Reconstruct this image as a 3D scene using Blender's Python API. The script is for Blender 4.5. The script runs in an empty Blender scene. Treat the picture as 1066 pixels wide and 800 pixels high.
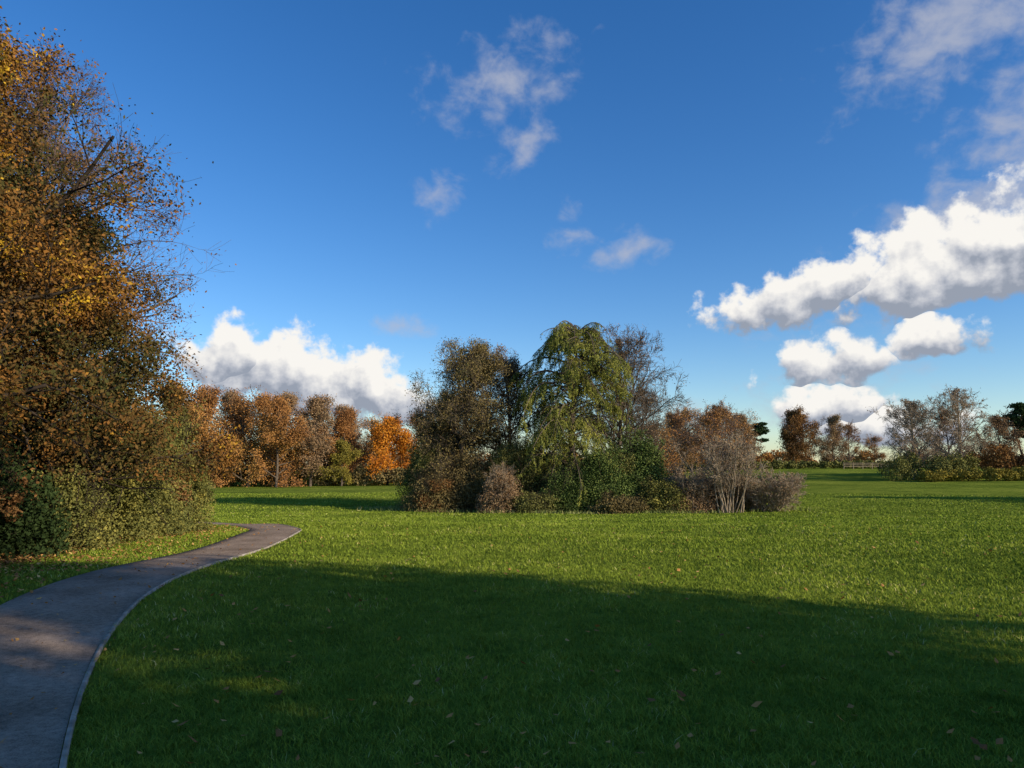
import bpy, math, numpy as np
from mathutils import Vector
scene=bpy.context.scene
col=scene.collection
RAD=math.radians

# ---------------------------------------------------------------- terrain
def ss(a,b,x):
    t=np.clip((x-a)/(b-a),0,1); return t*t*(3-2*t)
def hf(x,y):
    x=np.asarray(x,float); y=np.asarray(y,float)
    d=np.sqrt(x*x+y*y)
    z=-1.3*ss(10,48,y)
    z=z+2.25*ss(55,175,y)*ss(-15,70,x)
    und=0.03*(np.sin(x*0.83+1.1*np.sin(y*0.31))+np.cos(y*0.71+1.3*np.sin(x*0.27)))
    z=z+und*np.clip(40/(d+10),0,1)
    z=z+0.12*(np.sin(x*.09+1)*np.sin(y*.075))*ss(15,50,d)
    return z-0.02

PC=np.array([(3.5,-8),(0.8,-3),(-0.9,0.2),(-2.1,2.2),(-3.05,3.85),(-3.97,5.7),(-4.7,7.5),(-5.2,9.3),(-5.45,11.2),(-5.6,13.5),
 (-5.8,16),(-6.2,19),(-6.9,22),(-8.0,24.8),(-9.7,27.6),(-12.2,30.2),(-16,32.5),(-24,34.5),(-40,36)],float)
def catmull(P,n=14):
    out=[]
    Q=np.vstack([2*P[0]-P[1],P,2*P[-1]-P[-2]])
    for i in range(1,len(Q)-2):
        p0,p1,p2,p3=Q[i-1:i+3]
        for t in np.linspace(0,1,n,endpoint=False):
            out.append(.5*((2*p1)+(-p0+p2)*t+(2*p0-5*p1+4*p2-p3)*t*t+(-p0+3*p1-3*p2+p3)*t**3))
    out.append(Q[-2]); return np.array(out)
CL=catmull(PC)
T=np.gradient(CL,axis=0); T/=np.linalg.norm(T,axis=1)[:,None]
NR=np.stack([T[:,1],-T[:,0]],1)   # right-hand normal
HW=0.72
def path_dist(x,y):
    best=np.full(x.shape,1e9); side=np.zeros(x.shape)
    for i in range(0,len(CL),3):
        dx=x-CL[i,0]; dy=y-CL[i,1]; d=dx*dx+dy*dy
        m=d<best
        lat=np.abs(dx*NR[i,0]+dy*NR[i,1]); 
        best=np.where(m,d,best); side=np.where(m,lat,side)
    b=np.sqrt(best)
    return np.where(b<1.5,np.minimum(b,side+0.0),b)
HB=np.array([(-40,-9.5),(0,-7.8),(6,-8.0),(10,-8.1),(13,-8.2),(15.5,-8.5),(20,-9.3),(25,-10.6),(27,-12.2),(29,-22),(200,-400)],float)
def soil(x,y):
    bx=np.interp(y,HB[:,0],HB[:,1])
    s=np.where(y<29,ss(0.3,-0.9,x-bx),0)
    e=((x-5)/13.0)**2+((y-50.5)/4.6)**2
    s=np.maximum(s,ss(.95,.7,e))
    return s
def litter(x,y):
    bx=np.interp(y,HB[:,0],HB[:,1])
    return np.where(y<27,ss(2.6,0.0,x-bx),0)

# ---------------------------------------------------------------- mesh helper
def quad_mesh(name,parts):
    V=[];F=[];MI=[];RN=[];SM=[];mats=[];off=0
    for v,f,m,r,s in parts:
        if m not in mats: mats.append(m)
        V.append(v);F.append(f+off);off+=len(v)
        MI.append(np.full(len(f),mats.index(m),np.int32));RN.append(r);SM.append(np.full(len(f),s,bool))
    V=np.concatenate(V);F=np.concatenate(F);MI=np.concatenate(MI);RN=np.concatenate(RN);SM=np.concatenate(SM)
    me=bpy.data.meshes.new(name)
    me.vertices.add(len(V)); me.vertices.foreach_set('co',V.astype(np.float32).ravel())
    me.loops.add(F.size); me.loops.foreach_set('vertex_index',F.astype(np.int32).ravel())
    me.polygons.add(len(F)); me.polygons.foreach_set('loop_start',np.arange(0,F.size,4,dtype=np.int32))
    for m in mats: me.materials.append(m)
    me.polygons.foreach_set('material_index',MI)
    me.polygons.foreach_set('use_smooth',SM)
    a=me.attributes.new('rnd','FLOAT','FACE'); a.data.foreach_set('value',RN.astype(np.float32))
    me.update(calc_edges=True)
    return me
def add(name,me,loc=(0,0,0),rot=0,sc=(1,1,1),parent=None):
    o=bpy.data.objects.new(name,me); col.objects.link(o)
    o.location=loc;o.rotation_euler=(0,0,rot);o.scale=sc
    if parent: o.parent=parent
    return o
def nrm(v): return v/(np.linalg.norm(v,axis=-1,keepdims=True)+1e-9)
def tubes(P,R,sides,rng,mat):
    a=P[:,:-1].reshape(-1,3);b=P[:,1:].reshape(-1,3);ra=R[:,:-1].ravel();rb=R[:,1:].ravel()
    d=nrm(b-a); ref=np.array([.31,.2,.93]); u=nrm(np.cross(d,ref)); w=np.cross(d,u)
    b=b+d*(rb*.3)[:,None]
    th=np.linspace(0,2*np.pi,sides,endpoint=False)
    c=np.cos(th)[None,:,None];s=np.sin(th)[None,:,None]
    off=u[:,None,:]*c+w[:,None,:]*s
    A=a[:,None,:]+off*ra[:,None,None];B=b[:,None,:]+off*rb[:,None,None]
    V=np.concatenate([A,B],1).reshape(-1,3)
    n=len(a);i=np.arange(sides);j=(i+1)%sides
    f=np.stack([i,j,j+sides,i+sides],1)
    F=(np.arange(n)[:,None,None]*2*sides+f[None]).reshape(-1,4)
    return (V,F,mat,np.repeat(rng.random(n),sides),True)
def leafquads(C,size,rng,mat,asp=.55,bias=None,up=.35,rv=None):
    n=len(C)
    if bias is None: a=nrm(rng.normal(size=(n,3)))
    else: a=nrm(rng.normal(size=(n,3))*.45+np.asarray(bias))
    q=rng.normal(size=(n,3)); b=nrm(np.cross(a,q))
    s=size*rng.uniform(.6,1.3,n)[:,None]
    a=a*s;b=b*s*asp
    V=np.stack([C-a,C+b-a*.1,C+a,C-b-a*.1],1).reshape(-1,3)
    F=np.arange(4*n).reshape(n,4)
    return (V,F,mat,rng.random(n) if rv is None else rv,False)

# ---------------------------------------------------------------- tree generator
def advance(rng,s,d,ln,rad,S,jit,up,taper):
    P=[s];D=[d]
    for k in range(S):
        d=nrm(d+rng.normal(0,jit,s.shape)+np.array([0,0,up])); s=s+d*(ln/S)[:,None]; P.append(s);D.append(d)
    R=rad[:,None]*np.linspace(1,taper,S+1)[None]
    return np.stack(P,1),np.stack(D,1),R
def children(rng,P,D,R,LN,n,t0,ang,angs,lenf,rr,even=False):
    N,S1,_=P.shape;S=S1-1
    idx=np.repeat(np.arange(N),n); t=rng.uniform(t0,1,len(idx))
    f=t*S;i=np.minimum(f.astype(int),S-1);fr=(f-i)[:,None]
    pos=P[idx,i]*(1-fr)+P[idx,i+1]*fr; dd=D[idx,i+1]
    if even:
        ph=np.arange(len(idx))*2.39996+rng.normal(0,.25,len(idx))
        q=np.stack([np.cos(ph),np.sin(ph),np.zeros(len(idx))],1); perp=nrm(q-dd*np.sum(q*dd,1)[:,None])
        t=t0+(1-t0)*(np.argsort(np.argsort(rng.random(len(idx))))+.5)/len(idx) if N==1 else t
        if N==1:
            f=t*S;i=np.minimum(f.astype(int),S-1);fr=(f-i)[:,None]
            pos=P[idx,i]*(1-fr)+P[idx,i+1]*fr
    else: perp=nrm(np.cross(dd,rng.normal(size=dd.shape)))
    a=rng.normal(ang,angs,len(idx)) if np.isscalar(ang) else (ang[0]+(ang[1]-ang[0])*t+rng.normal(0,angs,len(idx)))
    a=a[:,None]
    nd=nrm(np.cos(a)*dd+np.sin(a)*perp)
    ln=lenf(t,LN[idx])*rng.uniform(.65,1.25,len(idx))
    r0=R[idx,i]*(1-fr[:,0])+R[idx,i+1]*fr[:,0]
    return pos,nd,ln,np.maximum(r0*rr,.0035)
def tree(seed,H,CR,bark,leaf=None,nleaf=20000,lsize=.07,trunk_r=.22,counts=(16,6,6,4),t0=.18,stems=1,spread=0.,baser=None,
         prof=None,jl=.12,up=.06,minr=.0035,asp=.55,leafbias=None,extra=None,low=1.25,leaftop=1.0,top_at=.55,flr=0.1):
    rng=np.random.default_rng(seed)
    if prof is None: prof=lambda t: np.sin(np.clip(.18+.9*(t-.1),0,1)*np.pi)**.7*.95+.08
    az=rng.uniform(0,2*np.pi,stems); tl=rng.uniform(.3,1,stems)*spread
    br=spread*.36 if baser is None else baser*rng.random(stems)
    s=np.stack([np.cos(az)*br,np.sin(az)*br,np.full(stems,-.1)],1)*(1 if stems>1 else 0)
    s[:,2]=-.15
    if baser is not None: az=az+rng.normal(0,.5,stems)
    d=nrm(np.stack([np.cos(az)*tl,np.sin(az)*tl,np.ones(stems)],1))
    ln=H*.92*rng.uniform(.75 if stems>1 else 1,1,stems); rad=np.full(stems,trunk_r)
    P,D,R=advance(rng,s,d,ln,rad,9,.07,.03,.18)
    lv=[(P,R)]
    fns=[lambda t,L: CR*prof(t), lambda t,L: L*.5*(1.15-.6*t), lambda t,L:L*.5*(1.1-.4*t), lambda t,L:L*.55, lambda t,L:L*.6]
    angs=[(low,.45),(.85),(.8),(.7),(.7)]
    LN=ln
    for k,c in enumerate(counts):
        pos,nd,l2,r2=children(rng,P,D,R,LN,c,t0 if k==0 else .15,angs[k],.2,fns[k],.5 if k==0 else .6,even=(k==0))
        P,D,R=advance(rng,pos,nd,l2,r2,[6,4,3,2,2][k],[.13,.16,.2,.22,.25][k],up if k<2 else up*.5,.35)
        R=np.maximum(R,minr); LN=l2
        lv.append((P,R))
    parts=[]
    for k,(P,R) in enumerate(lv):
        parts.append(tubes(P,R,[8,6,4,3,3,3][k],rng,bark))
    if leaf is not None and nleaf:
        P=lv[-1][0];Q=lv[-2][0]
        C=[]
        for A,fr in ((P,.75),(Q,.25)):
            m=int(nleaf*fr); w=rng.random(len(A))**1.5; w/=w.sum()
            i=rng.choice(len(A),m,p=w); k=rng.integers(0,A.shape[1]-1,m);f=rng.random(m)[:,None]
            C.append(A[i,k]*(1-f)+A[i,k+1]*f+rng.normal(0,jl,(m,3)))
        C=np.concatenate(C)
        if leaftop<1: 
            keep=rng.random(len(C))<1-(1-leaftop)*ss(H*top_at-1.2,H*top_at+1.2,C[:,2]); C=C[keep]
        C=C[C[:,2]>flr]
        parts.append(leafquads(C,lsize,rng,leaf,asp,leafbias))
    if extra: parts+=extra
    return parts
def blob(rng,c,r,n,size,mat,K=26,asp=.6,inner=.35,bottom=True):
    dirs=nrm(rng.normal(size=(K,3))); dirs[:,2]=np.abs(dirs[:,2])*1.1-.35
    cc=dirs*rng.uniform(.45,.9,K)[:,None]; rr=rng.uniform(.16,.34,K)
    i=rng.integers(0,K,n); g=nrm(rng.normal(size=(n,3)))*(rng.random(n)**.4)[:,None]*1.15
    g*=np.exp(np.abs(rng.normal(0,.18,n)))[:,None]
    C=cc[i]+g*rr[i][:,None]
    m=int(n*inner); C[:m]=nrm(rng.normal(size=(m,3)))*(rng.random(m)**.4*.75)[:,None]
    C=C*np.asarray(r)+np.asarray(c)
    C=C[C[:,2]>.02] if bottom else C
    return leafquads(C,size,rng,mat,asp)

# ---------------------------------------------------------------- materials
def newmat(name):
    m=bpy.data.materials.new(name);m.use_nodes=True;nt=m.node_tree;nt.nodes.clear()
    out=nt.nodes.new('ShaderNodeOutputMaterial');return m,nt,out
def ramp(nt,cols,pos=None):
    r=nt.nodes.new('ShaderNodeValToRGB');e=r.color_ramp.elements
    n=len(cols);pos=pos or [i/(n-1) for i in range(n)]
    while len(e)<n:e.new(.5)
    for i,(c,p) in enumerate(zip(cols,pos)): e[i].position=p;e[i].color=(*c,1)
    return r
def math_(nt,op,a,b=None,c=None):
    n=nt.nodes.new('ShaderNodeMath');n.operation=op
    for i,v in enumerate((a,b,c)):
        if v is None: continue
        if isinstance(v,(int,float)): n.inputs[i].default_value=v
        else: nt.links.new(v,n.inputs[i])
    return n.outputs[0]
def noise(nt,vec,scale,detail=4,rough=.55,dist=0):
    n=nt.nodes.new('ShaderNodeTexNoise');n.inputs['Scale'].default_value=scale;n.inputs['Detail'].default_value=detail
    n.inputs['Roughness'].default_value=rough;n.inputs['Distortion'].default_value=dist
    if vec is not None: nt.links.new(vec,n.inputs['Vector'])
    return n
def leafmat(name,cols,patch=.5,mixn=.6,pos=None,gain=1.7,patch2=None):
    cols=[tuple(min(.75,v*gain) for v in c) for c in cols]
    m,nt,out=newmat(name);N=nt.nodes;L=nt.links
    geo=N.new('ShaderNodeNewGeometry');at=N.new('ShaderNodeAttribute');at.attribute_name='rnd'
    nz=noise(nt,geo.outputs['Position'],patch,1)
    a=math_(nt,'MULTIPLY_ADD',nz.outputs['Fac'],2.4,-.7)
    if patch2:
        nz2=noise(nt,geo.outputs['Position'],patch2,2)
        a=math_(nt,'MULTIPLY_ADD',a,.55,math_(nt,'MULTIPLY_ADD',nz2.outputs['Fac'],1.4,-.47))
    a=math_(nt,'MULTIPLY',a,mixn); b=math_(nt,'MULTIPLY_ADD',at.outputs['Fac'],1-mixn,a)
    r=ramp(nt,cols,pos);L.new(b,r.inputs['Fac'])
    p=N.new('ShaderNodeBsdfDiffuse')
    L.new(r.outputs[0],p.inputs['Color'])
    L.new(p.outputs[0],out.inputs[0]); return m
def barkmat(name,c1,c2,scale=6):
    m,nt,out=newmat(name);N=nt.nodes;L=nt.links
    geo=N.new('ShaderNodeNewGeometry');nz=noise(nt,geo.outputs['Position'],scale,2)
    r=ramp(nt,[c1,c2],[.3,.7]);L.new(nz.outputs['Fac'],r.inputs['Fac'])
    p=N.new('ShaderNodeBsdfDiffuse')
    L.new(r.outputs[0],p.inputs['Color']);L.new(p.outputs[0],out.inputs[0]);return m

bark=barkmat('bark_brown',(.08,.06,.045),(.19,.145,.105))
bark_dark=barkmat('bark_dark',(.03,.024,.018),(.09,.066,.05))
twig_purple=barkmat('bark_twig',(.12,.08,.065),(.24,.17,.135))
bark_pale=barkmat('bark_pale',(.26,.19,.13),(.42,.33,.23))
L_gold=leafmat('leaf_mixed_autumn',[(.022,.028,.010),(.05,.045,.014),(.095,.05,.016),(.17,.075,.018),(.38,.24,.02)],.42,.74,pos=[0,.26,.50,.70,.93],gain=1.65)
L_copper=leafmat('leaf_copper',[(.05,.03,.014),(.10,.05,.02),(.17,.085,.03),(.14,.10,.04)],.4,.5)
L_orange=leafmat('leaf_orange',[(.20,.06,.012),(.38,.12,.015),(.46,.18,.02),(.30,.15,.03)],.25,.5,gain=1.4)
L_rust=leafmat('leaf_rust',[(.12,.055,.024),(.22,.10,.035),(.32,.155,.045),(.22,.16,.05)],.12,.65,gain=1.5)
L_brown=leafmat('leaf_brown',[(.10,.065,.035),(.17,.105,.055),(.24,.15,.08),(.16,.13,.06)],.15,.5,gain=1.55)
L_olive=leafmat('leaf_olive',[(.04,.045,.016),(.08,.08,.025),(.13,.12,.035),(.11,.11,.035)],.4,.5)
L_olbrown=leafmat('leaf_olive_brown',[(.05,.042,.02),(.10,.075,.032),(.15,.11,.042),(.12,.11,.04)],.5,.5)
L_green=leafmat('leaf_green',[(.025,.04,.012),(.05,.07,.02),(.075,.10,.026),(.12,.14,.04)],.6,.5,gain=1.8)
L_ivy=leafmat('leaf_ivy',[(.03,.035,.013),(.075,.078,.023),(.15,.135,.035),(.28,.23,.05)],.9,.6,patch2=3.,gain=1.6)
L_darkgreen=leafmat('leaf_dark_green',[(.012,.02,.008),(.025,.04,.013),(.045,.06,.02)],.8,.5,gain=1.3)
L_conif=leafmat('leaf_conifer',[(.045,.06,.018),(.10,.11,.026),(.18,.175,.036),(.27,.235,.05)],.55,.5,gain=1.65)
L_pine=leafmat('leaf_pine',[(.012,.025,.012),(.03,.05,.02),(.05,.07,.03)],.5,.5)
L_yellow=leafmat('leaf_yellow_green',[(.11,.10,.025),(.20,.16,.03),(.27,.20,.04)],.3,.5,gain=1.35)
L_fallen=leafmat('leaf_fallen',[(.09,.045,.02),(.21,.10,.035),(.33,.16,.05),(.42,.27,.10)],3,.2,gain=1.5)
M_blade=leafmat('grass_blade',[(.055,.080,.010),(.115,.155,.018),(.185,.225,.026),(.26,.275,.045),(.40,.35,.14)],.3,.62,pos=[0,.35,.65,.9,1.0],gain=1.45,patch2=2.2)

# ground
gm,nt,out=newmat('grass_ground');N=nt.nodes;L=nt.links
geo=N.new('ShaderNodeNewGeometry');pos=geo.outputs['Position']
n1=noise(nt,pos,.12,3);n2=noise(nt,pos,1.3,4,.65);n3=noise(nt,pos,14,3,.7)
f=math_(nt,'MULTIPLY_ADD',n1.outputs['Fac'],.9,math_(nt,'MULTIPLY_ADD',n2.outputs['Fac'],.7,math_(nt,'MULTIPLY_ADD',n3.outputs['Fac'],.6,-.6)))
r=ramp(nt,[(.06,.08,.013),(.14,.185,.025),(.22,.255,.035),(.32,.31,.07)],[.2,.45,.65,.9]);L.new(f,r.inputs['Fac'])
rs=ramp(nt,[(.03,.02,.012),(.09,.05,.025),(.17,.10,.05)],[.3,.5,.75]);L.new(n3.outputs['Fac'],rs.inputs['Fac'])
at=N.new('ShaderNodeAttribute');at.attribute_name='soil'
sm=math_(nt,'ADD',at.outputs['Fac'],math_(nt,'MULTIPLY_ADD',n2.outputs['Fac'],.8,-.4));
mr=N.new('ShaderNodeMapRange');mr.inputs['From Min'].default_value=.35;mr.inputs['From Max'].default_value=.65;L.new(sm,mr.inputs['Value'])
mx=N.new('ShaderNodeMix');mx.data_type='RGBA';L.new(mr.outputs[0],mx.inputs['Factor']);L.new(r.outputs[0],mx.inputs['A']);L.new(rs.outputs[0],mx.inputs['B'])
p=N.new('ShaderNodeBsdfDiffuse');L.new(mx.outputs['Result'],p.inputs['Color'])
bh=math_(nt,'ADD',n3.outputs['Fac'],math_(nt,'MULTIPLY',n2.outputs['Fac'],1.5))
bp=N.new('ShaderNodeBump');bp.inputs['Strength'].default_value=.8;bp.inputs['Distance'].default_value=.12
L.new(bh,bp.inputs['Height']);L.new(bp.outputs[0],p.inputs['Normal']);L.new(p.outputs[0],out.inputs[0])

def axis(fine,ext,n):
    u=np.linspace(-1,1,n);k=np.arcsinh(ext/fine)
    return fine*np.sinh(u*k)
gx=axis(14,2500,420);gy=axis(14,2500,420)+10
X,Y=np.meshgrid(gx,gy,indexing='ij');Z=hf(X,Y)
V=np.stack([X.ravel(),Y.ravel(),Z.ravel()],1)
ii,jj=np.meshgrid(np.arange(419),np.arange(419),indexing='ij');b=(ii*420+jj).ravel()
F=np.stack([b,b+420,b+421,b+1],1)
me=quad_mesh('ground',[(V,F,gm,np.zeros(len(F)),True)])
a=me.attributes.new('soil','FLOAT','POINT');a.data.foreach_set('value',soil(V[:,0],V[:,1]).astype(np.float32))
add('grass_ground',me)

# path
pm,nt,out=newmat('path_asphalt');N=nt.nodes;L=nt.links
geo=N.new('ShaderNodeNewGeometry');pos=geo.outputs['Position']
n1=noise(nt,pos,1.1,5,.6);n2=noise(nt,pos,90,3,.7);n3=noise(nt,pos,18,4,.6)
r=ramp(nt,[(.23,.165,.115),(.33,.24,.17),(.43,.32,.235)],[.3,.5,.7]);L.new(n1.outputs['Fac'],r.inputs['Fac'])
r2=ramp(nt,[(.4,.4,.4),(1,1,1),(1.6,1.55,1.5)],[.3,.5,.72])
L.new(math_(nt,'MULTIPLY_ADD',n2.outputs['Fac'],.6,math_(nt,'MULTIPLY',n3.outputs['Fac'],.4)),r2.inputs['Fac'])
mx=N.new('ShaderNodeMix');mx.data_type='RGBA';mx.blend_type='MULTIPLY';mx.inputs['Factor'].default_value=1
L.new(r.outputs[0],mx.inputs['A']);L.new(r2.outputs[0],mx.inputs['B'])
p=N.new('ShaderNodeBsdfDiffuse');L.new(mx.outputs['Result'],p.inputs['Color'])
bp=N.new('ShaderNodeBump');bp.inputs['Strength'].default_value=.8;bp.inputs['Distance'].default_value=.01
L.new(n2.outputs['Fac'],bp.inputs['Height']);L.new(bp.outputs[0],p.inputs['Normal']);L.new(p.outputs[0],out.inputs[0])
def strip(offs,zs,mat):
    n=len(CL);k=len(offs);rows=[]
    for o,z in zip(offs,zs):
        q=CL+NR*o; rows.append(np.stack([q[:,0],q[:,1],hf(q[:,0],q[:,1])+z],1))
    V=np.stack(rows,1).reshape(-1,3)
    i,j=np.meshgrid(np.arange(n-1),np.arange(k-1),indexing='ij');b=(i*k+j).ravel()
    F=np.stack([b,b+1,b+k+1,b+k],1)
    return (V,F,mat,np.zeros(len(F)),True)
add('path',quad_mesh('path',[strip([-.74,-.70,-.4,0,.4,.70],[-.03,.022,.032,.038,.032,.024],pm)]))
km=barkmat('concrete_edging',(.24,.19,.14),(.46,.39,.31),7)
add('path_edging_kerb',quad_mesh('kerb',[strip([.704,.706,.738,.742],[-.05,.034,.034,-.05],km)]))

# ---------------------------------------------------------------- grass blades (one object)
rng=np.random.default_rng(5)
nN=150000
r0=np.sqrt(rng.random(nN))*6.5; th=rng.uniform(-1,1,nN)*RAD(41)
nF=400000
r1=6.5*np.exp(rng.random(nF)*np.log(80/6.5)); th1=rng.uniform(-1,1,nF)*RAD(40)
rr=np.concatenate([r0,r1]);tt=np.concatenate([th,th1])
x=rr*np.sin(tt);y=rr*np.cos(tt)
edge=.01+.10*(.5+.5*np.sin(x*5+2*np.sin(y*3.7)))*rng.random(len(x))
keep=(path_dist(x,y)>HW+edge-.01)&(rng.random(len(x))>soil(x,y)*1.05)&(rr>1.5)
x=x[keep];y=y[keep];d=rr[keep];n=len(x)
clump=.5+.5*np.sin(x*3.1+2*np.sin(y*2.3))*np.sin(y*2.7+2*np.sin(x*1.9))
cl2=np.clip(.5+.8*np.sin(x*13+3*np.sin(y*7.3))*np.sin(y*11+3*np.sin(x*6.1)),0,1)
hgt=(.014+.018*rng.random(n)+.016*clump*rng.random(n)+.026*cl2*rng.random(n))*(1+.6*ss(6,60,d))
wid=.0023*np.maximum(1,d/6.0)*rng.uniform(.6,1.4,n)
z=hf(x,y)
az=rng.uniform(0,2*np.pi,n);az2=az+rng.normal(np.pi/2,.5,n)
side=np.stack([np.cos(az),np.sin(az),np.zeros(n)],1)*wid[:,None]
lean=np.stack([np.cos(az2),np.sin(az2),np.zeros(n)],1)*(hgt*rng.uniform(.2,1.9,n))[:,None]
base=np.stack([x,y,z-.01],1);up=np.stack([np.zeros(n),np.zeros(n),hgt+.01],1)
mid=base+up*.6+lean*.3;tip=base+up+lean
V=np.stack([base-side,base+side,mid+side*.9,mid-side*.9,tip+side*.15,tip-side*.15],1).reshape(-1,3)
o=np.arange(n)[:,None]*6
F=np.concatenate([o+np.array([0,1,2,3]),(o+np.array([3,2,4,5]))])
rv=np.clip(rng.random(n)*.75+.2*cl2+(rng.random(n)<.05)*1.1,0,1.6)
rn=np.concatenate([rv,rv])
add('grass',quad_mesh('grass',[(V,F,M_blade,rn,False)]))

# ---------------------------------------------------------------- fallen leaves
def flat_leaves(x,y,size,zoff):
    n=len(x);C=np.stack([x,y,hf(x,y)+zoff],1)
    az=rng.uniform(0,2*np.pi,n)
    a=np.stack([np.cos(az),np.sin(az),rng.normal(0,.35,n)],1);b=np.stack([-np.sin(az),np.cos(az),rng.normal(0,.35,n)],1)
    s=(size*rng.uniform(.6,1.3,n))[:,None];a=a*s;b=b*s*.65
    V=np.stack([C-a,C+b-a*.1,C+a+[0,0,.01],C-b-a*.1],1).reshape(-1,3)
    return (V,np.arange(4*n).reshape(n,4),L_fallen,rng.random(n),False)
x=rng.uniform(-16,-4.3,90000);y=rng.uniform(3,29,90000)
pd=path_dist(x,y);li=litter(x,y);so=soil(x,y)
prob=np.where(pd<HW,.015+.05*ss(.2,.72,pd)*li,(li*.22*(1+1.3*ss(15,8,y))+so*.4))
k=rng.random(len(x))<prob
x=x[k];y=y[k];pd=pd[k]
p1=flat_leaves(x,y,.030,np.where(pd<HW,.045,.03+rng.random(len(x))*.03))
n=800;r_=2.8+rng.random(n)**1.2*24;t_=rng.uniform(-.75,.72,n);x=r_*np.sin(t_);y=r_*np.cos(t_)
k=path_dist(x,y)>HW;x=x[k];y=y[k]
p2=flat_leaves(x,y,.030,.055)
x=rng.uniform(-6,0,600);y=rng.uniform(1,12,600);pd=path_dist(x,y);k=(pd<HW+.1)&(rng.random(600)<.6)
p3=flat_leaves(x[k],y[k],.02,.045)
add('fallen_leaves',quad_mesh('fallen_leaves',[p1,p2,p3]))

def put(name,me,x,y,rot=0,s=1,sz=None,parent=None):
    return add(name,me,(x,y,float(hf(x,y))-.03),rot,(s,s,sz or s),parent)

# ---------------------------------------------------------------- left big trees
lowprof=lambda t: (.20+.80*np.clip((1-t)/.6,0,1)**.75)*ss(-.05,.12,t)
m=quad_mesh('t1',tree(11,12.4,4.8,bark_dark,L_gold,240000,.046,.26,(46,8,7,5),t0=.09,jl=.19,low=1.5,leaftop=.33,top_at=.64,prof=lowprof,flr=1.4))
put('autumn_maple_tree',m,-11.9,15.2)
m=quad_mesh('t2',tree(12,14.0,4.6,twig_purple,L_copper,46000,.045,.24,(40,8,7,6),t0=.12,jl=.14,low=1.3,leaftop=.25,prof=lowprof))
put('copper_beech_tree',m,-14.0,20.0)
m=quad_mesh('t3',tree(13,11.0,3.8,bark_dark,L_gold,130000,.042,.22,(36,7,7,5),t0=.1,jl=.15,low=1.5,leaftop=.6,prof=lowprof,flr=1.3))
put('autumn_maple_tree',m,-12.0,11.2)
m=quad_mesh('t4',tree(14,8.4,2.9,bark_dark,L_gold,110000,.040,.13,(30,7,6,5),t0=.14,jl=.2,low=1.4,flr=1.4,leaftop=.6,top_at=.75))
put('hawthorn_tree',m,-9.7,16.2)
# understorey
def bush(name,seed,x,y,r,n,size,mat,twig=bark_dark,K=30,stems=14,mat2=None,sub=4):
    rg=np.random.default_rng(seed)
    parts=[blob(rg,(0,0,r[2]*.40),(r[0]*.85,r[1]*.85,r[2]*.58),n//2,size,mat,K)]
    for i in range(sub):
        a=rg.uniform(0,6.28);q=rg.uniform(.3,.62);hs=rg.uniform(.25,.75)
        parts.append(blob(rg,(r[0]*q*math.cos(a),r[1]*q*math.sin(a),r[2]*hs*.75),(r[0]*.5,r[1]*.5,r[2]*rg.uniform(.22,.36)),n//(2*sub),size*rg.uniform(.85,1.15),mat2 if (mat2 and i%2) else mat,12))
    k=n//7;a=rg.uniform(0,6.28,k);q=rg.uniform(.55,1.0,k)
    C=np.stack([r[0]*q*np.cos(a),r[1]*q*np.sin(a),rg.random(k)**1.4*r[2]*.35+.05],1)
    parts.append(leafquads(C,size,rg,mat,.6))
    parts+=tree(seed,r[2]*1.12,max(r[0],r[1])*.45,twig,mat,n//14,size*.9,trunk_r=.028,counts=(6,5,4),stems=stems,spread=r[0]/r[2]*.8,jl=.06)
    return put(name,quad_mesh(name,parts),x,y)
bush('holly_bush',21,-10.2,14.2,(1.7,1.5,2.4),36000,.040,L_darkgreen,mat2=L_copper)
bush('holly_bush',22,-10.5,11.6,(1.9,2.0,2.6),36000,.040,L_darkgreen,mat2=L_copper)
bush('holly_bush',27,-13.0,14.5,(2.5,2.5,4.2),40000,.05,L_darkgreen)
bush('ivy_hedge_bush',29,-9.3,15.6,(1.0,1.0,1.9),22000,.032,L_ivy,mat2=L_darkgreen)
bush('ivy_hedge_bush',23,-9.6,17.4,(1.3,1.5,3.1),46000,.032,L_ivy,K=40,mat2=L_olive)
bush('ivy_hedge_bush',33,-9.6,19.4,(1.2,1.3,2.4),36000,.033,L_ivy,K=40)
bush('ivy_hedge_bush',24,-10.6,20.9,(1.6,1.7,4.2),50000,.034,L_ivy,K=40,mat2=L_copper)
bush('ivy_hedge_bush',34,-10.4,22.9,(1.3,1.3,2.9),36000,.034,L_ivy,K=40,mat2=L_olive)
bush('ivy_hedge_bush',25,-11.7,24.4,(1.8,1.9,4.6),50000,.037,L_ivy,K=40,mat2=L_brown)
bush('hawthorn_bush',26,-14.2,26.8,(2.4,2.2,5.2),46000,.045,L_copper,K=45)
bush('holly_bush',28,-12.9,18.5,(2.4,3.5,5.0),40000,.05,L_darkgreen,K=45)

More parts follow.
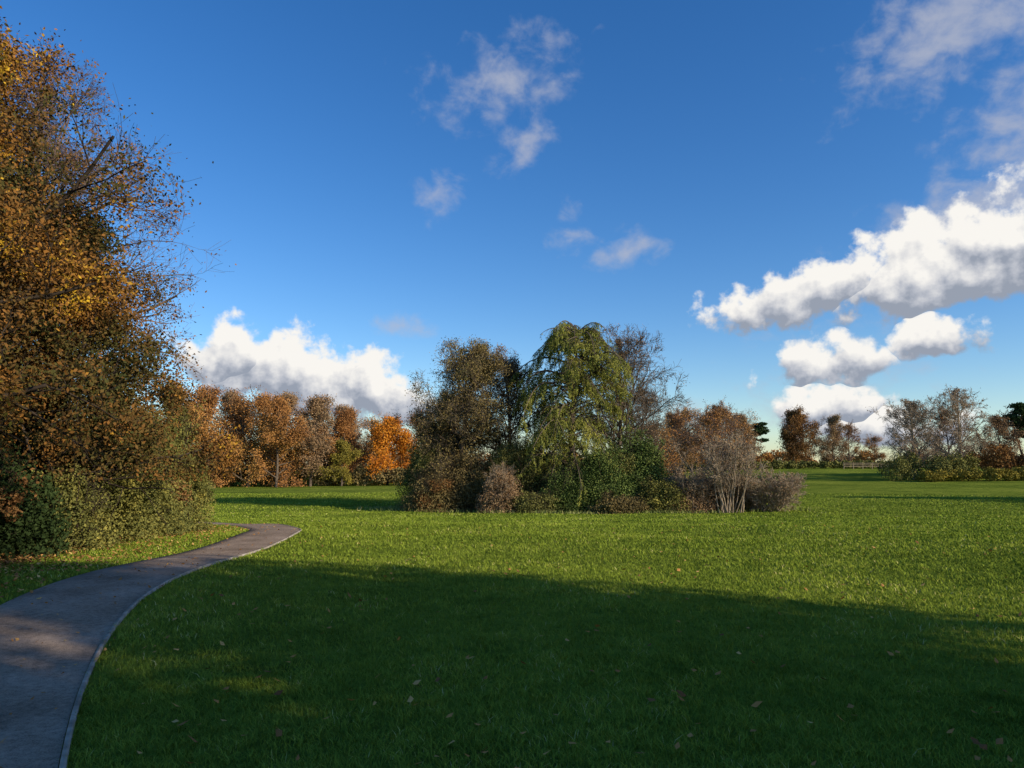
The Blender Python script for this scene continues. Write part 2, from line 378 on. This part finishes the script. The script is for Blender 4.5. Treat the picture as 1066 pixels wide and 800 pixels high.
# ---------------------------------------------------------------- central island
def conifer(seed,H,W):
    rg=np.random.default_rng(seed)
    tz=np.linspace(-.2,H*.93,14);tr=np.stack([np.cumsum(rg.normal(0,.08,14)),np.cumsum(rg.normal(0,.08,14)),tz],1)
    parts=[tubes(tr[None],np.linspace(.32,.05,14)[None],8,rg,bark)]
    nb=190;S=8
    z0=(1-rg.random(nb)**1.5)*.86*H+.06*H
    az=rg.uniform(0,2*np.pi,nb)
    Ls=W*(1-(z0/H)**5.0)**.62*rg.uniform(.35,1.15,nb)+.35
    Ls*=1+.22*np.sin(az*2+z0*.9)
    s=np.linspace(0,1,S+1)[None]
    rise=rg.uniform(.35,.9,nb)[:,None];dr=rise+rg.uniform(-.05,.45,nb)[:,None]
    rad=Ls[:,None]*s*(1-.12*s)
    Zb=z0[:,None]+Ls[:,None]*(rise*s-dr*s**2.2)
    azc=az[:,None]+rg.normal(0,.12,(nb,1))*s*2
    bx=np.interp(z0,tz,tr[:,0])[:,None];by=np.interp(z0,tz,tr[:,1])[:,None]
    P=np.stack([bx+rad*np.cos(azc),by+rad*np.sin(azc),Zb],2)
    R=np.linspace(1,.2,S+1)[None]*(.02+.012*Ls)[:,None]
    parts.append(tubes(P,R,4,rg,bark))
    nl=16;idx=np.repeat(np.arange(nb),nl);t=rg.uniform(.2,1,len(idx));f=t*S;i=np.minimum(f.astype(int),S-1);fr=(f-i)[:,None]
    st=P[idx,i]*(1-fr)+P[idx,i+1]*fr;dd=nrm(P[idx,i+1]-P[idx,i])
    sd=nrm(np.cross(dd,[0,0,1.]))*np.where(rg.random(len(idx))<.5,1,-1)[:,None]
    nd=nrm(dd*.7+sd*rg.uniform(.3,1.2,len(idx))[:,None]+[0,0,-.1])
    ll=Ls[idx]*.3*(1.2-.6*t)*rg.uniform(.5,1.2,len(idx))+.1
    Q,_,RQ=advance(rg,st,nd,ll,np.full(len(idx),.012),4,.12,-.2,.3)
    parts.append(tubes(Q,RQ,3,rg,bark))
    dens=rg.random(nb)**1.3+.06
    w=dens[idx]*ll;w/=w.sum();ns=18000
    k=rg.choice(len(Q),ns,p=w);a=rg.integers(0,4,ns);f=rg.random(ns)[:,None]
    s0=Q[k,a]*(1-f)+Q[k,a+1]*f
    sl=rg.uniform(.12,.85,ns)*(.6+.6*rg.random(ns))
    per=10
    u=rg.random((ns,per))
    C=s0[:,None,:]+np.stack([rg.normal(0,.05,(ns,per)),rg.normal(0,.05,(ns,per)),-u*sl[:,None]],2)
    rv=np.repeat(np.clip(dens[idx][k]*.4+rg.random(ns)*.6,0,1),per)
    C=C.reshape(-1,3);kk=C[:,2]>.2
    parts.append(leafquads(C[kk],.062,rg,L_conif,.35,bias=(0,0,-.8),rv=rv[kk]))
    return parts
put('weeping_cedar_tree',quad_mesh('conifer',conifer(31,12.9,4.7)),3.9,49.6)
cprof=lambda t: np.clip(np.sin(np.clip(.12+.88*t,0,1)*np.pi),0,1)**.5*.85+.3
m=quad_mesh('t5',tree(41,10.6,3.6,bark,L_olbrown,52000,.055,.2,(34,8,7,5),t0=.12,jl=.18,low=1.1,prof=cprof,minr=.007))
put('oak_tree',m,-3.4,50.5)
m=quad_mesh('t6',tree(42,10.2,3.2,bark,L_brown,30000,.055,.2,(30,8,7,5),t0=.15,jl=.16,prof=cprof,minr=.007,low=1.1))
put('birch_tree',m,-.6,52.0,1.0)
put('oak_tree',bpy.data.meshes['t5'],-5.2,52.0,2.2,.74)
m=quad_mesh('t7',tree(43,11.2,4.4,bark,L_brown,4500,.05,.22,(26,8,6,6),t0=.25,jl=.14,prof=cprof,minr=.009,low=1.0))
put('bare_ash_tree',m,7.4,52.5,.5)
put('bare_ash_tree',m,9.2,55.5,2.5,.74)
bush('bramble_bush',51,-5.0,47.8,(2.1,1.6,3.0),26000,.05,L_olbrown,K=40,stems=30,mat2=L_copper)
bush('hawthorn_bush',52,-3.0,48.4,(2.4,1.6,4.6),34000,.055,L_olbrown,K=40,stems=30)
bush('hazel_bush',53,-.75,46.4,(1.5,1.3,3.3),24000,.045,L_brown,twig=bark_pale,K=40,stems=40)
bush('hazel_bush',54,.9,48.8,(2.4,1.6,5.6),36000,.055,L_olive,K=45)
bush('hawthorn_bush',64,-5.8,49.8,(1.9,1.6,5.0),30000,.055,L_olive,K=40)
bush('holly_bush',55,5.8,47.4,(2.5,1.7,5.0),44000,.055,L_green,K=50,mat2=L_olive)
bush('holly_bush',56,3.2,47.0,(1.9,1.4,3.2),30000,.05,L_green,K=40)
bush('laurel_bush',57,8.4,48.6,(2.5,1.7,5.6),40000,.06,L_green,K=50,mat2=L_olive)
bush('bramble_bush',58,9.2,46.4,(1.9,1.2,2.4),20000,.05,L_ivy,K=35)
bush('bramble_bush',59,11.0,47.0,(1.7,1.3,2.5),16000,.05,L_brown,twig=bark_pale,K=35,stems=40)
bush('bramble_bush',60,1.3,46.1,(1.7,1.0,1.5),12000,.05,L_olive,K=30)
bush('bramble_bush',63,6.6,45.9,(2.0,1.0,1.3),12000,.05,L_olbrown,K=30)
m=quad_mesh('t8',tree(61,5.9,1.2,bark_pale,L_brown,1500,.05,.04,(7,5,4),t0=.3,stems=26,spread=.34,baser=.9,minr=.011,low=.55))
put('bare_dogwood_shrub',m,13.4,46.6)
m=quad_mesh('t9',tree(62,3.2,1.1,bark_pale,L_brown,3000,.05,.03,(7,5,4),t0=.1,stems=44,spread=1.2,minr=.011,low=.9))
put('bare_bramble_bush',m,16.3,47.6,0,.95)
put('bare_bramble_bush',m,12.2,48.8,2.,1.1)
bush('bramble_bush',65,14.2,48.8,(2.6,1.3,2.4),16000,.05,L_olbrown,twig=bark_pale,K=35,stems=40)
# rough grass round the island
rg=np.random.default_rng(8);n=9000;a_=rg.uniform(0,2*np.pi,n);q=1+rg.normal(-.02,.10,n)+.04*np.sin(a_*9)
kp=rg.random(n)<.35+.65*(np.sin(a_*23+2*np.sin(a_*7))>0);a_=a_[kp];q=q[kp]
x=5+12.4*q*np.cos(a_);y=50.4+4.9*q*np.sin(a_)
C=np.stack([x,y,hf(x,y)+.09],1)
L_straw=leafmat('rough_grass',[(.09,.11,.03),(.13,.15,.04),(.24,.21,.09)],.5,.4)
add('rough_grass',quad_mesh('rg',[leafquads(C,.16,rg,L_straw,.14,bias=(0,0,.8))]))

# ---------------------------------------------------------------- distant trees
fullprof=lambda t: np.clip(np.sin(np.clip(.15+.85*t,0,1)*np.pi),0,1)**.55
A=quad_mesh('dA',tree(71,12,4.6,bark,L_rust,26000,.13,.25,(24,7,6),t0=.05,jl=.38,prof=cprof,minr=.02,low=1.3))
A2=quad_mesh('dA2',tree(78,12,4.8,bark,L_rust,17000,.12,.25,(24,8,6),t0=.07,jl=.38,prof=cprof,minr=.02,low=1.2,leaftop=.5))
B=quad_mesh('dB',tree(72,12,4.6,bark,L_brown,17000,.13,.25,(22,7,6),t0=.10,jl=.35,prof=cprof,minr=.022,low=1.2))
Cc=quad_mesh('dC',tree(73,10,5.2,bark,L_orange,30000,.13,.25,(20,6,6),t0=.04,jl=.4,prof=fullprof,minr=.02,low=1.5))
Dd=quad_mesh('dD',tree(74,9,3.6,bark,L_yellow,18000,.13,.2,(18,6,6),t0=.05,jl=.35,prof=fullprof,minr=.02,low=1.3))
E=quad_mesh('dE',tree(75,12,5.4,bark_pale,L_brown,2500,.1,.26,(20,7,6,5),t0=.16,jl=.2,prof=fullprof,minr=.017,low=1.2))
E2=quad_mesh('dE2',tree(79,12,5.0,twig_purple,L_rust,5000,.12,.26,(22,7,6,5),t0=.12,jl=.25,prof=cprof,minr=.018,low=1.2))
Fm=quad_mesh('dF',tree(76,12,4.6,bark,L_copper,24000,.15,.25,(20,6,6),t0=.10,jl=.4,prof=cprof,minr=.02,low=1.3))
for i,(nm,mm,x,y,s,ro) in enumerate([
 ('beech_tree',A,-41,101,.98,0),('beech_tree',A2,-36.5,104,.97,2),('beech_tree',A,-32,102,.90,1),('beech_tree',A,-48,104,1.0,3),
 ('oak_tree',B,-28.5,106,.93,4),('lime_tree',Dd,-24.3,107,.70,1),('orange_beech_tree',Cc,-18.6,112,.95,0),('beech_tree',A2,-13.5,118,.85,1.2),
 ('oak_tree',B,-34,112,1.0,5),('beech_tree',A2,-22.5,125,.85,.6),('oak_tree',B,-43,112,1.0,2.5),('beech_tree',Fm,-10,124,.85,2.2),('beech_tree',A2,-29,116,.95,2.2),
 ('oak_tree',B,-26,120,.9,.3),('beech_tree',A2,-38.5,112,1.04,4.1),('beech_tree',A,-25.5,113,.82,5.1),
 ('beech_tree',A2,14.5,76,.56,0),('bare_ash_tree',E2,31,112,.76,1),('beech_tree',A2,36,150,1.0,2),('bare_ash_tree',E2,42,155,1.05,3),('beech_tree',A2,47,158,1.0,1),
 ('bare_ash_tree',E2,21,100,.74,3.4),('bare_ash_tree',E2,26.5,96,.74,.4),('oak_tree',B,24,108,.66,.8),
 ('beech_tree',Fm,66,176,1.05,5),('bare_ash_tree',E2,72,182,1.0,0.4),('oak_tree',B,77,180,.9,2.4),('bare_ash_tree',E2,83,184,.8,2.),('beech_tree',A2,90,186,.6,2.9),('oak_tree',B,53,170,.9,.2),
 ('bare_ash_tree',E,58,108,.9,0),('bare_ash_tree',E,64.5,107,1.04,2),('bare_ash_tree',E,61,114,.95,4),('oak_tree',B,73,112,.66,1),('bare_ash_tree',E2,69,118,.8,5.2)]):
    put(nm,mm,x,y,ro,s)
rg=np.random.default_rng(90)
parts=[]
mats=[L_rust,L_brown,L_copper,L_olive,L_brown,L_rust]
for i in range(95):
    x=-150+i*4.6+rg.normal(0,1.5); y=(140+20*math.sin(i*.3) if x<20 else 215+12*math.sin(i*.4))+rg.normal(0,4)
    hgt=rg.uniform(3.5,6.0)*(1.75 if x<-10 else 1.0)
    g=float(hf(x,y))
    v=blob(rg,(x,y,g+hgt*.42),(rg.uniform(3,5),3.5,hgt*.6),1500,.28,mats[rg.integers(0,6)],18,bottom=False)
    parts.append(v)
add('distant_woodland',quad_mesh('wood',parts))
def hedge(name,seed,pts,h,w,mat,n,size):
    rg=np.random.default_rng(seed);parts=[]
    for x,y in pts:
        g=float(hf(x,y));parts.append(blob(rg,(x,y,g+h*.4),(w,w,h*rg.uniform(.5,.75)),n,size,mat,22,bottom=False))
    add(name,quad_mesh(name,parts))
hedge('yellow_hedge',91,[(56+i*2.1,101+.6*math.sin(i)) for i in range(9)],1.9,1.6,L_yellow,2200,.12)
hedge('hawthorn_hedge',92,[(54+i*2.6,105+1.5*math.sin(i*2)) for i in range(5)],4.2,2.2,L_olive,2600,.13)
hedge('beech_hedge',93,[(69+i*2.6,107+1.5*math.sin(i*2)) for i in range(6)],5.6,2.6,L_copper,3000,.14)
hedge('low_hedge',94,[(36+i*2.6,158+.3*i) for i in range(22)],2.0,1.9,L_olive,900,.2)
hedge('low_hedge',95,[(-48+i*2.6,106+.3*i) for i in range(16)],3.0,1.9,L_olbrown,1400,.18)
def pine(seed,H,W):
    rg=np.random.default_rng(seed)
    parts=tree(seed,H,W*.8,bark,None,0,trunk_r=.25,counts=(16,5,4),t0=.55,minr=.03)
    for k in range(16):
        a=rg.uniform(0,6.28);r=rg.uniform(.1,1)*W*.8;z=H*rg.uniform(.62,1.0)
        parts.append(blob(rg,(r*math.cos(a),r*math.sin(a),z),(1.5,1.5,.65),1100,.16,L_pine,12,bottom=False))
    return parts
pmh=quad_mesh('pine',pine(96,11,4.8))
put('pine_tree',pmh,78.5,114,0,.98);put('pine_tree',pmh,82,118,2,.9)
put('pine_tree',pmh,57,176,1,.95)
parts=[];rg=np.random.default_rng(3)
fx=np.arange(70,90,2.0);fy=158+0*fx;fz=hf(fx,fy)
post=np.stack([np.stack([fx,fy,fz-.2],1),np.stack([fx,fy,fz+1.35],1)],1)
parts.append(tubes(post,np.full((len(fx),2),.09),4,rg,bark_pale))
for hz in (.5,.85,1.2):
    rail=np.stack([np.stack([fx[:-1],fy[:-1]-.08,fz[:-1]+hz],1),np.stack([fx[1:],fy[1:]-.08,fz[1:]+hz],1)],1)
    parts.append(tubes(rail,np.full((len(fx)-1,2),.06),4,rg,bark_pale))
add('wooden_fence',quad_mesh('fence',parts))

# ---------------------------------------------------------------- trees right/behind the photographer (their shadows fall across the lawn)
S1=quad_mesh('s1',tree(81,14.5,4.6,bark,L_rust,46000,.14,.3,(26,7,7),t0=.10,jl=.32,prof=fullprof,low=1.4))
for p_,q_,s_,r_ in [(4.0,18,1.0,0),(-1.8,19,1.0,1),(-7.5,20,1.0,2),(3.2,25,1.2,4),(-4,27,1.1,3),(-14,20,1,2.5)]:
    put('beech_tree',S1,.47*p_+.88*q_,.88*p_-.47*q_,r_,s_)
put('beech_tree',S1,60,49,1,.95);put('beech_tree',S1,72,47,2,1.0);put('beech_tree',S1,84,44,0,1.0)

# ---------------------------------------------------------------- sun
SE=RAD(22);ts=Vector((.88*math.cos(SE),-.475*math.cos(SE),math.sin(SE))).normalized()
ld=bpy.data.lights.new('sun','SUN');ld.energy=5.0;ld.angle=RAD(.5);ld.color=(1,.89,.70)
lo=bpy.data.objects.new('sun',ld);col.objects.link(lo);lo.rotation_euler=ts.to_track_quat('Z','Y').to_euler();lo.location=(30,-20,30)

# ---------------------------------------------------------------- world
w=bpy.data.worlds.new('World');scene.world=w;w.use_nodes=True;nt=w.node_tree;N=nt.nodes;L=nt.links;N.clear()
out=N.new('ShaderNodeOutputWorld');bg=N.new('ShaderNodeBackground');bg.inputs[1].default_value=.13
bg0=N.new('ShaderNodeBackground');bg0.inputs[1].default_value=.13
sky=N.new('ShaderNodeTexSky');sky.sky_type='NISHITA';sky.sun_disc=False;sky.sun_elevation=SE;sky.sun_rotation=math.atan2(.88,-.475)
sky.air_density=1.0;sky.dust_density=.3;sky.ozone_density=3.5;sky.altitude=50
hs=N.new('ShaderNodeHueSaturation');hs.inputs['Hue'].default_value=.508;hs.inputs['Saturation'].default_value=1.27;hs.inputs['Value'].default_value=1.27;L.new(sky.outputs[0],hs.inputs['Color'])
L.new(hs.outputs[0],bg0.inputs[0])
tc=N.new('ShaderNodeTexCoord');sp=N.new('ShaderNodeSeparateXYZ');L.new(tc.outputs['Generated'],sp.inputs[0])
az=math_(nt,'MULTIPLY',math_(nt,'ARCTAN2',sp.outputs[0],sp.outputs[1]),57.2958)
el=math_(nt,'MULTIPLY',math_(nt,'ARCSINE',sp.outputs[2]),57.2958)
cb=N.new('ShaderNodeCombineXYZ');L.new(az,cb.inputs[0]);L.new(el,cb.inputs[1]);Q=cb.outputs[0]
def vm(op,a,b):
    n=N.new('ShaderNodeVectorMath');n.operation=op
    for i,v in enumerate((a,b)):
        if v is None: continue
        if isinstance(v,tuple): n.inputs[i].default_value=v
        elif isinstance(v,(int,float)): n.inputs['Scale'].default_value=v
        else: L.new(v,n.inputs[i])
    return n.outputs[1] if op=='LENGTH' else n.outputs[0]
wn=noise(nt,Q,.35,2,.5)
Qw=vm('ADD',Q,vm('SCALE',vm('SUBTRACT',wn.outputs['Color'],(.5,.5,.5)),2.4))
def field(lst,base,flat):
    F=None;S=None
    for (cx,cy,rx,ry,rot,wt) in lst:
        mp=N.new('ShaderNodeMapping');mp.vector_type='TEXTURE';mp.inputs['Location'].default_value=(cx,cy,0)
        mp.inputs['Rotation'].default_value=(0,0,RAD(rot));mp.inputs['Scale'].default_value=(rx,ry,1);L.new(base,mp.inputs['Vector'])
        s=N.new('ShaderNodeSeparateXYZ');L.new(mp.outputs[0],s.inputs[0])
        yy=s.outputs[1]
        if flat: yf=math_(nt,'MAXIMUM',yy,math_(nt,'MULTIPLY',yy,-1.6))
        else: yf=yy
        r2=math_(nt,'ADD',math_(nt,'MULTIPLY',s.outputs[0],s.outputs[0]),math_(nt,'MULTIPLY',yf,yf))
        fi=math_(nt,'MULTIPLY',math_(nt,'SUBTRACT',1.,math_(nt,'SQRT',r2)),wt)
        if not flat:
            F=fi if F is None else math_(nt,'MAXIMUM',F,fi); continue
        if F is None: F=fi;S=yy
        else:
            g=math_(nt,'GREATER_THAN',fi,F)
            S=math_(nt,'MULTIPLY_ADD',g,math_(nt,'SUBTRACT',yy,S),S)
            F=math_(nt,'MAXIMUM',F,fi)
    return F,S
cum=[(-16.4,6.2,8.4,4.3,-9,1.15),(-10.6,5.2,5.2,3.4,-14,1.0),(-20.5,7.3,4.8,3.2,0,1.0),
     (31,12.6,10,4.6,8,1.15),(22,11.7,8.8,3.1,12,1),(39,14.0,9,5.0,0,1.1),
     (23.5,6.7,5.0,2.6,6,.95),(29.5,8.2,3.8,2.1,10,.9),(23,3.9,4.8,2.6,4,.95),(26,2.2,6,2.0,0,.9)]
wsp=[(-1,28.4,9,4.8,12,1.0),(1.2,24.2,4,3.2,30,1),(-6,20.6,3.4,2.4,30,.95),(9.1,16.0,4.2,2.3,8,1.2),(4.6,17,3,1.6,0,1.05),(4.3,19.3,1.8,1.6,0,1.05),
     (-8.7,10.6,3.4,1.6,0,1.3),(33,28.5,12,5.5,20,1.35),(38,21,9,8.0,35,1.5),(33,16.5,11,4.0,12,1.3),(14,3.5,10,1.8,0,.9),(-12,2.8,9,2.0,0,.9),(24,7,10,6,0,.75)]
Fc,Sc=field(cum,Qw,True)
nb=noise(nt,Q,.40,7,.56);nb2=noise(nt,vm('ADD',Q,(.6,.8,0)),.40,4,.52)
fc=math_(nt,'ADD',Fc,math_(nt,'MULTIPLY_ADD',nb.outputs['Fac'],1.9,-1.06))
def smooth(v,a,b):
    m=N.new('ShaderNodeMapRange');m.interpolation_type='SMOOTHSTEP';m.inputs['From Min'].default_value=a;m.inputs['From Max'].default_value=b;L.new(v,m.inputs['Value']);return m.outputs[0]
dc=smooth(fc,-.06,.27)
rel=math_(nt,'MULTIPLY',math_(nt,'SUBTRACT',nb.outputs['Fac'],nb2.outputs['Fac']),2.2)
lit=math_(nt,'ADD',math_(nt,'MULTIPLY_ADD',Sc,1.45,.40),rel)
# cumulus shading painted into the cloud colour: grey undersides, whiter tops
cr=ramp(nt,[(2.4,2.7,3.3),(3.7,3.9,4.4),(5.6,5.6,5.7),(7.3,7.1,6.75)],[.0,.25,.55,.9]);L.new(lit,cr.inputs['Fac'])
st=N.new('ShaderNodeMapping');st.inputs['Scale'].default_value=(.9,1.2,1);st.inputs['Rotation'].default_value=(0,0,.5);L.new(Q,st.inputs['Vector'])
Fw,Sw=field(wsp,Q,False)
nw=noise(nt,st.outputs[0],.42,6,.57,.2)
fw=math_(nt,'ADD',Fw,math_(nt,'MULTIPLY_ADD',nw.outputs['Fac'],2.4,-1.5))
dw=math_(nt,'MULTIPLY',smooth(fw,-.05,1.15),.75)
m1=N.new('ShaderNodeMix');m1.data_type='RGBA';L.new(dw,m1.inputs['Factor']);L.new(hs.outputs[0],m1.inputs['A']);m1.inputs['B'].default_value=(3.6,3.8,4.5,1)
m2=N.new('ShaderNodeMix');m2.data_type='RGBA';L.new(dc,m2.inputs['Factor']);L.new(m1.outputs['Result'],m2.inputs['A']);L.new(cr.outputs[0],m2.inputs['B'])
L.new(m2.outputs['Result'],bg.inputs[0])
gate=math_(nt,'MULTIPLY',math_(nt,'LESS_THAN',math_(nt,'ABSOLUTE',math_(nt,'SUBTRACT',az,9.)),46.),math_(nt,'MULTIPLY',math_(nt,'LESS_THAN',el,42.),math_(nt,'GREATER_THAN',el,-1.)))
ms=N.new('ShaderNodeMixShader');L.new(gate,ms.inputs[0]);L.new(bg0.outputs[0],ms.inputs[1]);L.new(bg.outputs[0],ms.inputs[2]);L.new(ms.outputs[0],out.inputs[0])
w.cycles.sampling_method='MANUAL';w.cycles.sample_map_resolution=256

# ---------------------------------------------------------------- camera
cd=bpy.data.cameras.new('camera');cd.lens=26.17;cd.sensor_width=36;cd.clip_end=6000;cd.clip_start=.05
co=bpy.data.objects.new('camera',cd);col.objects.link(co);co.location=(0,0,1.6);co.rotation_euler=(RAD(90+6.2),0,0);scene.camera=co
scene.view_settings.view_transform='Standard';scene.view_settings.look='None';scene.view_settings.exposure=0
